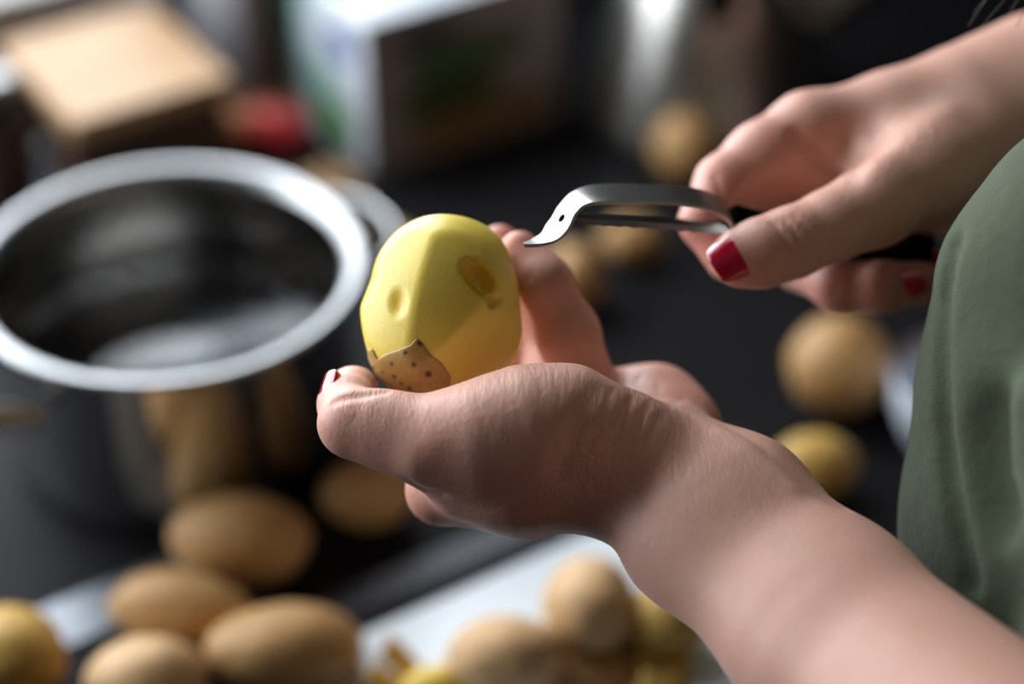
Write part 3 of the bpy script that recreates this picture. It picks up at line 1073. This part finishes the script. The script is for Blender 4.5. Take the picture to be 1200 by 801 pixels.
# ------------------------------------------------------------------ potatoes
def potato(x, y, a_px, b_px, rot, mat, label, ground=0.0, group=None, name='potato', squash=1.0, seed=0):
    c = G(x, y, .025 + ground)
    for _ in range(4):
        d = (c - CAM_C) @ CAM_F
        c = G(x, y, b_px * d / F_PX * squash * .97 + ground)
    d = (c - CAM_C) @ CAM_F
    a, b = a_px * d / F_PX, b_px * d / F_PX
    bm = bmesh.new()
    bmesh.ops.create_icosphere(bm, subdivisions=4, radius=1.0)
    for q in bm.verts:
        u = q.co.copy()
        k = 1 + .07 * noise.noise(u * 1.1 + Vector((seed * 3.7, 1, 2))) + .03 * noise.noise(u * 2.6 + Vector((seed, 5, 2)))
        k += .05 * u.x * math.sin(seed)
        for j in range(5):
            e = noise.random_unit_vector() if False else Vector((math.sin(seed * 5 + j * 2.1), math.cos(seed * 3 + j * 1.7), math.sin(j * 2.6 + seed))).normalized()
            k -= .022 * math.exp(-((u - e).length / .13) ** 2)
        q.co = Vector((u.x * a * k, u.y * b * k, u.z * b * squash * k))
    zmin = min(q.co.z for q in bm.verts)
    o = bm_obj(name, bm, mat)
    o.rotation_euler = (0, 0, rot)
    o.location = (c[0], c[1], ground - zmin + .0002)
    return tag(o, label, 'potato', group)


BD = .008                                                # white board thickness
potato(330, 764, 92, 56, .10, M['potato'], 'brown potato on the worktop nearest the white board, foremost at the steel strips', seed=1)
potato(208, 714, 83, 48, -.12, M['potato'], 'brown oval potato lying on the steel strips behind two front potatoes', seed=2)
potato(172, 802, 73, 56, .2, M['potato_pale'], 'pale brown potato cut off by the bottom edge, between two darker potatoes', seed=3)
potato(10, 776, 72, 66, .5, M['potato_gold'], 'golden brown potato at the far left, half outside the picture', seed=4)
potato(286, 634, 84, 54, .0, M['potato'], 'shaded brown potato lying against the front of the saucepan', seed=5)
potato(432, 578, 58, 44, .3, M['potato'], 'dim brown potato under the thumb, right of the saucepan', seed=6)
potato(590, 772, 68, 50, .1, M['potato_pale'], 'sunlit pale brown potato lying flat on the white board', ground=BD, seed=7)
potato(690, 712, 58, 56, .9, M['potato_pale'], 'pale brown potato at the middle of the white board, tallest one', ground=BD, seed=8)
potato(785, 722, 52, 46, .4, M['potato_gold'], 'golden yellow potato on the white board next to the forearm', ground=BD, seed=9)
potato(512, 806, 44, 26, .2, M['peeled'], 'small pale peeled potato at the left front of the white board', ground=BD, seed=10)
potato(986, 431, 61, 58, .6, M['potato'], 'large round brown potato on the dark worktop beside the white bowl', seed=11)
potato(957, 548, 50, 40, .2, M['potato_gold'], 'golden potato on the dark worktop peeking over the forearm', seed=12)
potato(672, 325, 34, 40, .3, M['potato'], 'dim brown potato right behind the raised fingers', seed=13)
potato(738, 282, 38, 27, .1, M['potato'], 'small dim brown potato seen under the peeler blade', seed=14)
potato(800, 176, 36, 40, .2, M['potato'], 'dim brown potato in front of the steel kettle', seed=15)

# white chopping board, bowl, peelings
c0 = G(427, 740, BD); c1 = G(655, 632, BD)
tb0 = float(c0 @ TX) - .03; nb = float(((c0 + c1) / 2) @ NX)
tb1 = float(G(765, 605, BD) @ TX)
board = cbox('chopping_board', (tb0, tb1), (nb - .13, nb), (.0002, BD), M['white_board'], None, .003, True)
tag(board, 'white plastic chopping board under peeled and unpeeled potatoes', 'chopping board')
for k, (x, y, ln, am) in enumerate([(762, 770, .045, .9), (730, 790, .05, .5), (800, 790, .04, 1.6), (640, 795, .035, .3), (480, 800, .03, 1.2)]):
    c = G(x, y, BD + .004); pts = []
    for i in range(9):
        s = (i / 8 - .5)
        pts.append(c + np.array([math.cos(am + s * 2.2), math.sin(am + s * 2.2), 0]) * s * ln + ZX * (.0045 * (2 * s) ** 2 * (1 + .4 * k % 2) - .0022))
    pts = catmull(pts, 3)
    v, fs = sweep(pts, [(-.006, -.0004), (.006, -.0004), (.0065, .0), (.006, .0005), (-.006, .0005), (-.0065, 0)], TX * .6 + NX * .8 + ZX * .3)
    o = mesh_obj('potato_peeling', v, fs, M['potato'] if k % 2 else M['potato_gold'])
    tag(o, ['curled golden peeling between the golden potato and the board front', 'brown peeling at the front of the tall potato', 'golden peeling nearest the forearm on the board',
            'brown peeling beside the flat pale potato', 'golden peeling at the left end of the board'][k], 'peeling', 'peelings on the white board')
bc = G(1128, 475, .03)
bowl = empty('bowl', (bc[0], bc[1], 0)); tag(bowl, 'bluish white bowl half hidden behind the green shirt', 'bowl')
br = 88 * float((bc - CAM_C) @ CAM_F) / F_PX
prof = [(0, .001), (br * .45, .001), (br * .5, .004), (br * .75, .014), (br * .93, .030), (br, .047), (br * .985, .0485), (br * .90, .031), (br * .72, .0175), (br * .4, .008), (0, .007)]
v, fs = lathe(prof, 64); mesh_obj('body', v, fs, M['porcelain'], bowl)

# ------------------------------------------------------------------ things along the back of the worktop
# printed food carton
def print_mat(name, base, blobs, horiz):
    """flat print: soft-edged blobs (u, v, ru, rv, colour) on a face; u along the local x or y axis, v along z"""
    t = NT(name); sx = t.add('ShaderNodeSeparateXYZ'); t.link(t.co.outputs['Object'], sx.inputs[0])
    U = sx.outputs[0 if horiz == 'x' else 1]; V = sx.outputs[2] if horiz != 'top' else sx.outputs[1]
    if horiz == 'top': U = sx.outputs[0]
    col = base
    wob = t.math('MULTIPLY', t.math('SUBTRACT', t.noise(90, 2), 0.5), 0.9)
    for u, vv, ru, rv, c in blobs:
        du = t.math('DIVIDE', t.math('SUBTRACT', U, u), ru); dv = t.math('DIVIDE', t.math('SUBTRACT', V, vv), rv)
        r = t.math('ADD', t.math('ADD', t.math('MULTIPLY', du, du), t.math('MULTIPLY', dv, dv)), wob)
        f = t.add('ShaderNodeMapRange'); f.inputs['From Min'].default_value = 1.15; f.inputs['From Max'].default_value = .85
        t.link(r, f.inputs['Value'])
        col = t.mix(f.outputs[0], col, c)
    t.set(Base_Color=col, Roughness=.4)
    return t.m


cl = G(434, 207, 0)                                      # foot of the near left corner
ct, cn = float(cl @ TX), float(cl @ NX)
CW, CD, CH_ = .125, .090, .093
carton = empty('food_carton', W(ct + CW / 2, cn + CD / 2, 0), RZ)
tag(carton, 'white food carton with green leaf print and a blue mark, far behind the potato', 'carton')
white = (.74, .80, .87)
m_end = print_mat('carton_end_print', white, [(.030, .055, .012, .040, (.45, .72, .72)), (.006, .034, .024, .018, (.34, .62, .56)), (-.006, .018, .022, .013, (.09, .36, .07)), (-.018, .070, .015, .010, (.05, .10, .36))], 'y')
m_front = print_mat('carton_front_shaded_print', (.30, .27, .27), [(-.025, .076, .022, .009, (.08, .08, .10)), (.0, .058, .040, .012, (.07, .13, .07)), (-.01, .036, .034, .013, (.05, .08, .025)), (.01, .014, .050, .012, (.20, .13, .05))], 'x')  # print on white darkened for shade; brown foot blob paints a reflection
m_top = print_mat('carton_top_print', white, [(-.035, .0, .026, .017, (.22, .55, .10)), (.03, .005, .020, .012, (.45, .72, .66))], 'top')


def panel(name, size, loc, mat, parent):
    o = bm_obj(name, box_bm(size, (0, 0, 0)), mat, parent, False)
    o.location = loc
    return o


e = .0015


def panel_z(name, size, loc, mat):
    """panel whose own origin sits at the foot so that the print heights count from the worktop"""
    o = bm_obj(name, box_bm(size, (0, 0, size[2] / 2)), mat, carton, False)
    o.location = loc
    return o


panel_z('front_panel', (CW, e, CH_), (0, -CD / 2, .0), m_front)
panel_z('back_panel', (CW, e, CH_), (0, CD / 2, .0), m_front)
panel_z('end_panel', (e, CD - e, CH_), (-CW / 2 + e / 2, 0, 0), m_end)
panel_z('end_panel', (e, CD - e, CH_), (CW / 2 - e / 2, 0, 0), m_end)
panel('lid', (CW + .001, CD + .002, e), (0, 0, CH_ + e / 2), m_top, carton)

# wooden box with an oak lid at the left
bt = G(85, 145, .076)
t0, n0 = float(bt @ TX), float(bt @ NX)
wbox = empty('wooden_box', W(t0, n0, 0), RZ)
tag(wbox, 'wooden box with pale oak lid and sides coloured dark for shade by the window', 'box')
for nm, sz, lc, mt in [('front_panel', (.084, .006, .063), (.044, .006, .032), 'wood_shaded'), ('back_panel', (.084, .006, .063), (.044, .096, .032), 'wood_shaded'),
                       ('side_panel', (.006, .084, .063), (.005, .051, .032), 'wood_shaded'), ('side_panel', (.006, .084, .063), (.083, .051, .032), 'wood_shaded')]:
    o = bm_obj(nm, box_bm(sz, (0, 0, 0), .001), M[mt], wbox, False); o.location = lc
o = bm_obj('lid', box_bm((.090, .102, .012), (0, 0, 0), .002), M['wood'], wbox, False); o.location = (.045, .051, .070)

# tomatoes
def tomato(x, y, r_px, mat, label, seed):
    c = G(x, y, .02); d = (c - CAM_C) @ CAM_F; r = r_px * d / F_PX
    c = G(x, y, r * .9)
    t = empty('tomato', (c[0], c[1], 0)); tag(t, label, 'tomato')
    bm = bmesh.new(); bmesh.ops.create_icosphere(bm, subdivisions=4, radius=1)
    for q in bm.verts:
        u = q.co; a = math.atan2(u.y, u.x)
        k = 1 + .025 * math.cos(5 * a + seed) * (1 - u.z * u.z) - .14 * math.exp(-((u.x ** 2 + u.y ** 2) / .05)) * (1 if u.z > 0 else .3)
        q.co = Vector((u.x * r * k, u.y * r * k, u.z * r * .9 * k))
    o = bm_obj('body', bm, mat, t); o.location = (0, 0, r * .9)
    lb = bmesh.new()
    for k in range(5):
        a = k * 2 * math.pi / 5 + seed
        p0 = Vector((0, 0, 0)); d1 = Vector((math.cos(a), math.sin(a), 0)); s1 = Vector((-math.sin(a), math.cos(a), 0))
        vs = [lb.verts.new(q) for q in (p0 + s1 * .12 * r, p0 - s1 * .12 * r, d1 * .35 * r - s1 * .09 * r + Vector((0, 0, .06 * r)), d1 * .62 * r + Vector((0, 0, -.02 * r)), d1 * .35 * r + s1 * .09 * r + Vector((0, 0, .06 * r)))]
        lb.faces.new(vs)
    bmesh.ops.solidify(lb, geom=lb.faces[:], thickness=.0006)
    o = bm_obj('calyx', lb, M['leaf'], t, False); o.location = (0, 0, r * 1.72)


tomato(283, 143, 30, M['tomato_o'], 'orange red tomato beside the wooden box', .3)
tomato(326, 146, 34, M['tomato'], 'deep red tomato beside the white carton', 1.1)

# wooden spatula lying by the saucepan rim
sp0, sp1 = G(356, 208, .006), G(478, 282, .006)
spat = empty('wooden_spatula', (sp0[0], sp0[1], 0)); tag(spat, 'wooden spatula lying at the foot of the white carton', 'spatula')
dr = (sp1 - sp0); L = np.linalg.norm(dr); dr /= L
pts = [sp0 + dr * L * k / 12 - np.array([sp0[0], sp0[1], 0]) for k in range(7)]
v, fs = sweep(pts, [(-.021, -.003), (.021, -.003), (.022, 0), (.021, .003), (-.021, .003), (-.022, 0)], np.cross(ZX, dr), [.9, 1, 1, .97, .85, .6, .3])
mesh_obj('blade', v, fs, M['wood'], spat)
pts = [sp0 + dr * L * (.45 + k / 8) - np.array([sp0[0], sp0[1], 0]) for k in range(8)]
v, fs = sweep(pts, [(.005 * math.cos(q), .004 * math.sin(q)) for q in np.linspace(0, 2 * math.pi, 12, endpoint=False)], np.cross(ZX, dr))
mesh_obj('handle', v, fs, M['wood'], spat)


def jar(name, x, y, r_px, h, body, lid, label, cat, lid_h=.016, lid_r=1.04):
    c = G(x, y, 0); d = (c - CAM_C) @ CAM_F; r = r_px * d / F_PX
    t = empty(name, c); tag(t, label, cat)
    v, fs = lathe([(0, .0005), (r * .92, .0005), (r, .005), (r, h * .78), (r * .86, h * .90), (r * .84, h), (0, h)], 48)
    mesh_obj('body', v, fs, body, t)
    v, fs = lathe([(0, h - .004), (r * lid_r * .9, h - .004), (r * lid_r * .92, h + lid_h * .8), (r * lid_r * .86, h + lid_h), (0, h + lid_h)], 48)
    mesh_obj('lid', v, fs, lid, t)
    return t


jar('spice_jar', 10, 236, 34, .062, M['glass_brown'], M['rim'], 'brown filled jar with a bright steel lid left of the saucepan', 'jar')
jar('salt_shaker', 66, 240, 17, .030, M['porcelain'], M['rim'], 'small white shaker with a steel top behind the saucepan rim', 'shaker', .010)
# packets and bottle behind
tp = NT('translucent_packet'); tp.set(Base_Color=(.62, .62, .64), Roughness=.5)
tb = tp.add('ShaderNodeBsdfTranslucent'); tb.inputs[0].default_value = (.85, .85, .87, 1)
tm = tp.add('ShaderNodeMixShader'); tm.inputs[0].default_value = .75
tp.link(tp.b.outputs[0], tm.inputs[1]); tp.link(tb.outputs[0], tm.inputs[2]); tp.link(tm.outputs[0], tp.out.inputs[0])
pk = empty('paper_packet', W(.424, .992, 0), RZ); tag(pk, 'pale grey paper packet with a navy stripe behind the oak lid', 'packet')
o = bm_obj('body', box_bm((.052, .03, .15), (0, 0, .075), .004), tp.m, pk, False)
o = bm_obj('stripe', box_bm((.016, .0305, .13), (-.016, 0, .075), .001), M['navy'], pk, False)
pk = empty('brown_packet', W(.4535, .959, 0), RZ); tag(pk, 'dark brown packet standing between the grey packet and the bottle', 'packet')
bm_obj('body', box_bm((.024, .024, .14), (0, 0, .07), .004), M['paper_brown'], pk, False)
bm_obj('fold', box_bm((.024, .006, .012), (0, 0, .146), .002), M['paper_brown'], pk, False)
jar('bottle', 327, 135, 11, .12, M['bottle'], M['black'], 'slim dark green bottle beside the white carton', 'bottle', .012, .8)

# steel kettle at the back right
kc = G(826, 130, 0); kr = 146 * float((kc - CAM_C) @ CAM_F) / F_PX
ket = empty('kettle', kc); tag(ket, 'dark polished steel kettle at the back of the worktop', 'kettle')
v, fs = lathe([(0, .0005), (kr * .95, .0005), (kr, .006), (kr * .985, .014), (kr * .86, .045), (kr * .72, .075), (kr * .56, .100), (kr * .44, .112), (0, .114)], 96)
mesh_obj('body', v, fs, M['dark_steel'], ket)
v, fs = lathe([(kr * .44, .111), (kr * .44, .116), (kr * .36, .122), (kr * .1, .126), (kr * .10, .136), (kr * .16, .142), (kr * .12, .150), (0, .151)], 64)
mesh_obj('lid', v, fs, M['dark_steel'], ket)
pts = catmull([np.array(q) for q in [(kr * .75, 0, .06), (kr * 1.05, 0, .08), (kr * 1.25, 0, .105), (kr * 1.35, 0, .112)]], 8)
v, fs = sweep(pts, [(.012 * math.cos(q), .012 * math.sin(q)) for q in np.linspace(0, 2 * math.pi, 16, endpoint=False)], np.array([0, 1., 0]), None)
mesh_obj('spout', v, fs, M['dark_steel'], ket)
pts = catmull([np.array(q) for q in [(0, -kr * .66, .085), (0, -kr * .70, .15), (0, -kr * .3, .19), (0, kr * .3, .19), (0, kr * .70, .15), (0, kr * .66, .085)]], 8)
v, fs = sweep(pts, [(.009 * math.cos(q), .006 * math.sin(q)) for q in np.linspace(0, 2 * math.pi, 12, endpoint=False)], np.array([1., 0, 0]))
mesh_obj('handle', v, fs, M['black'], ket)
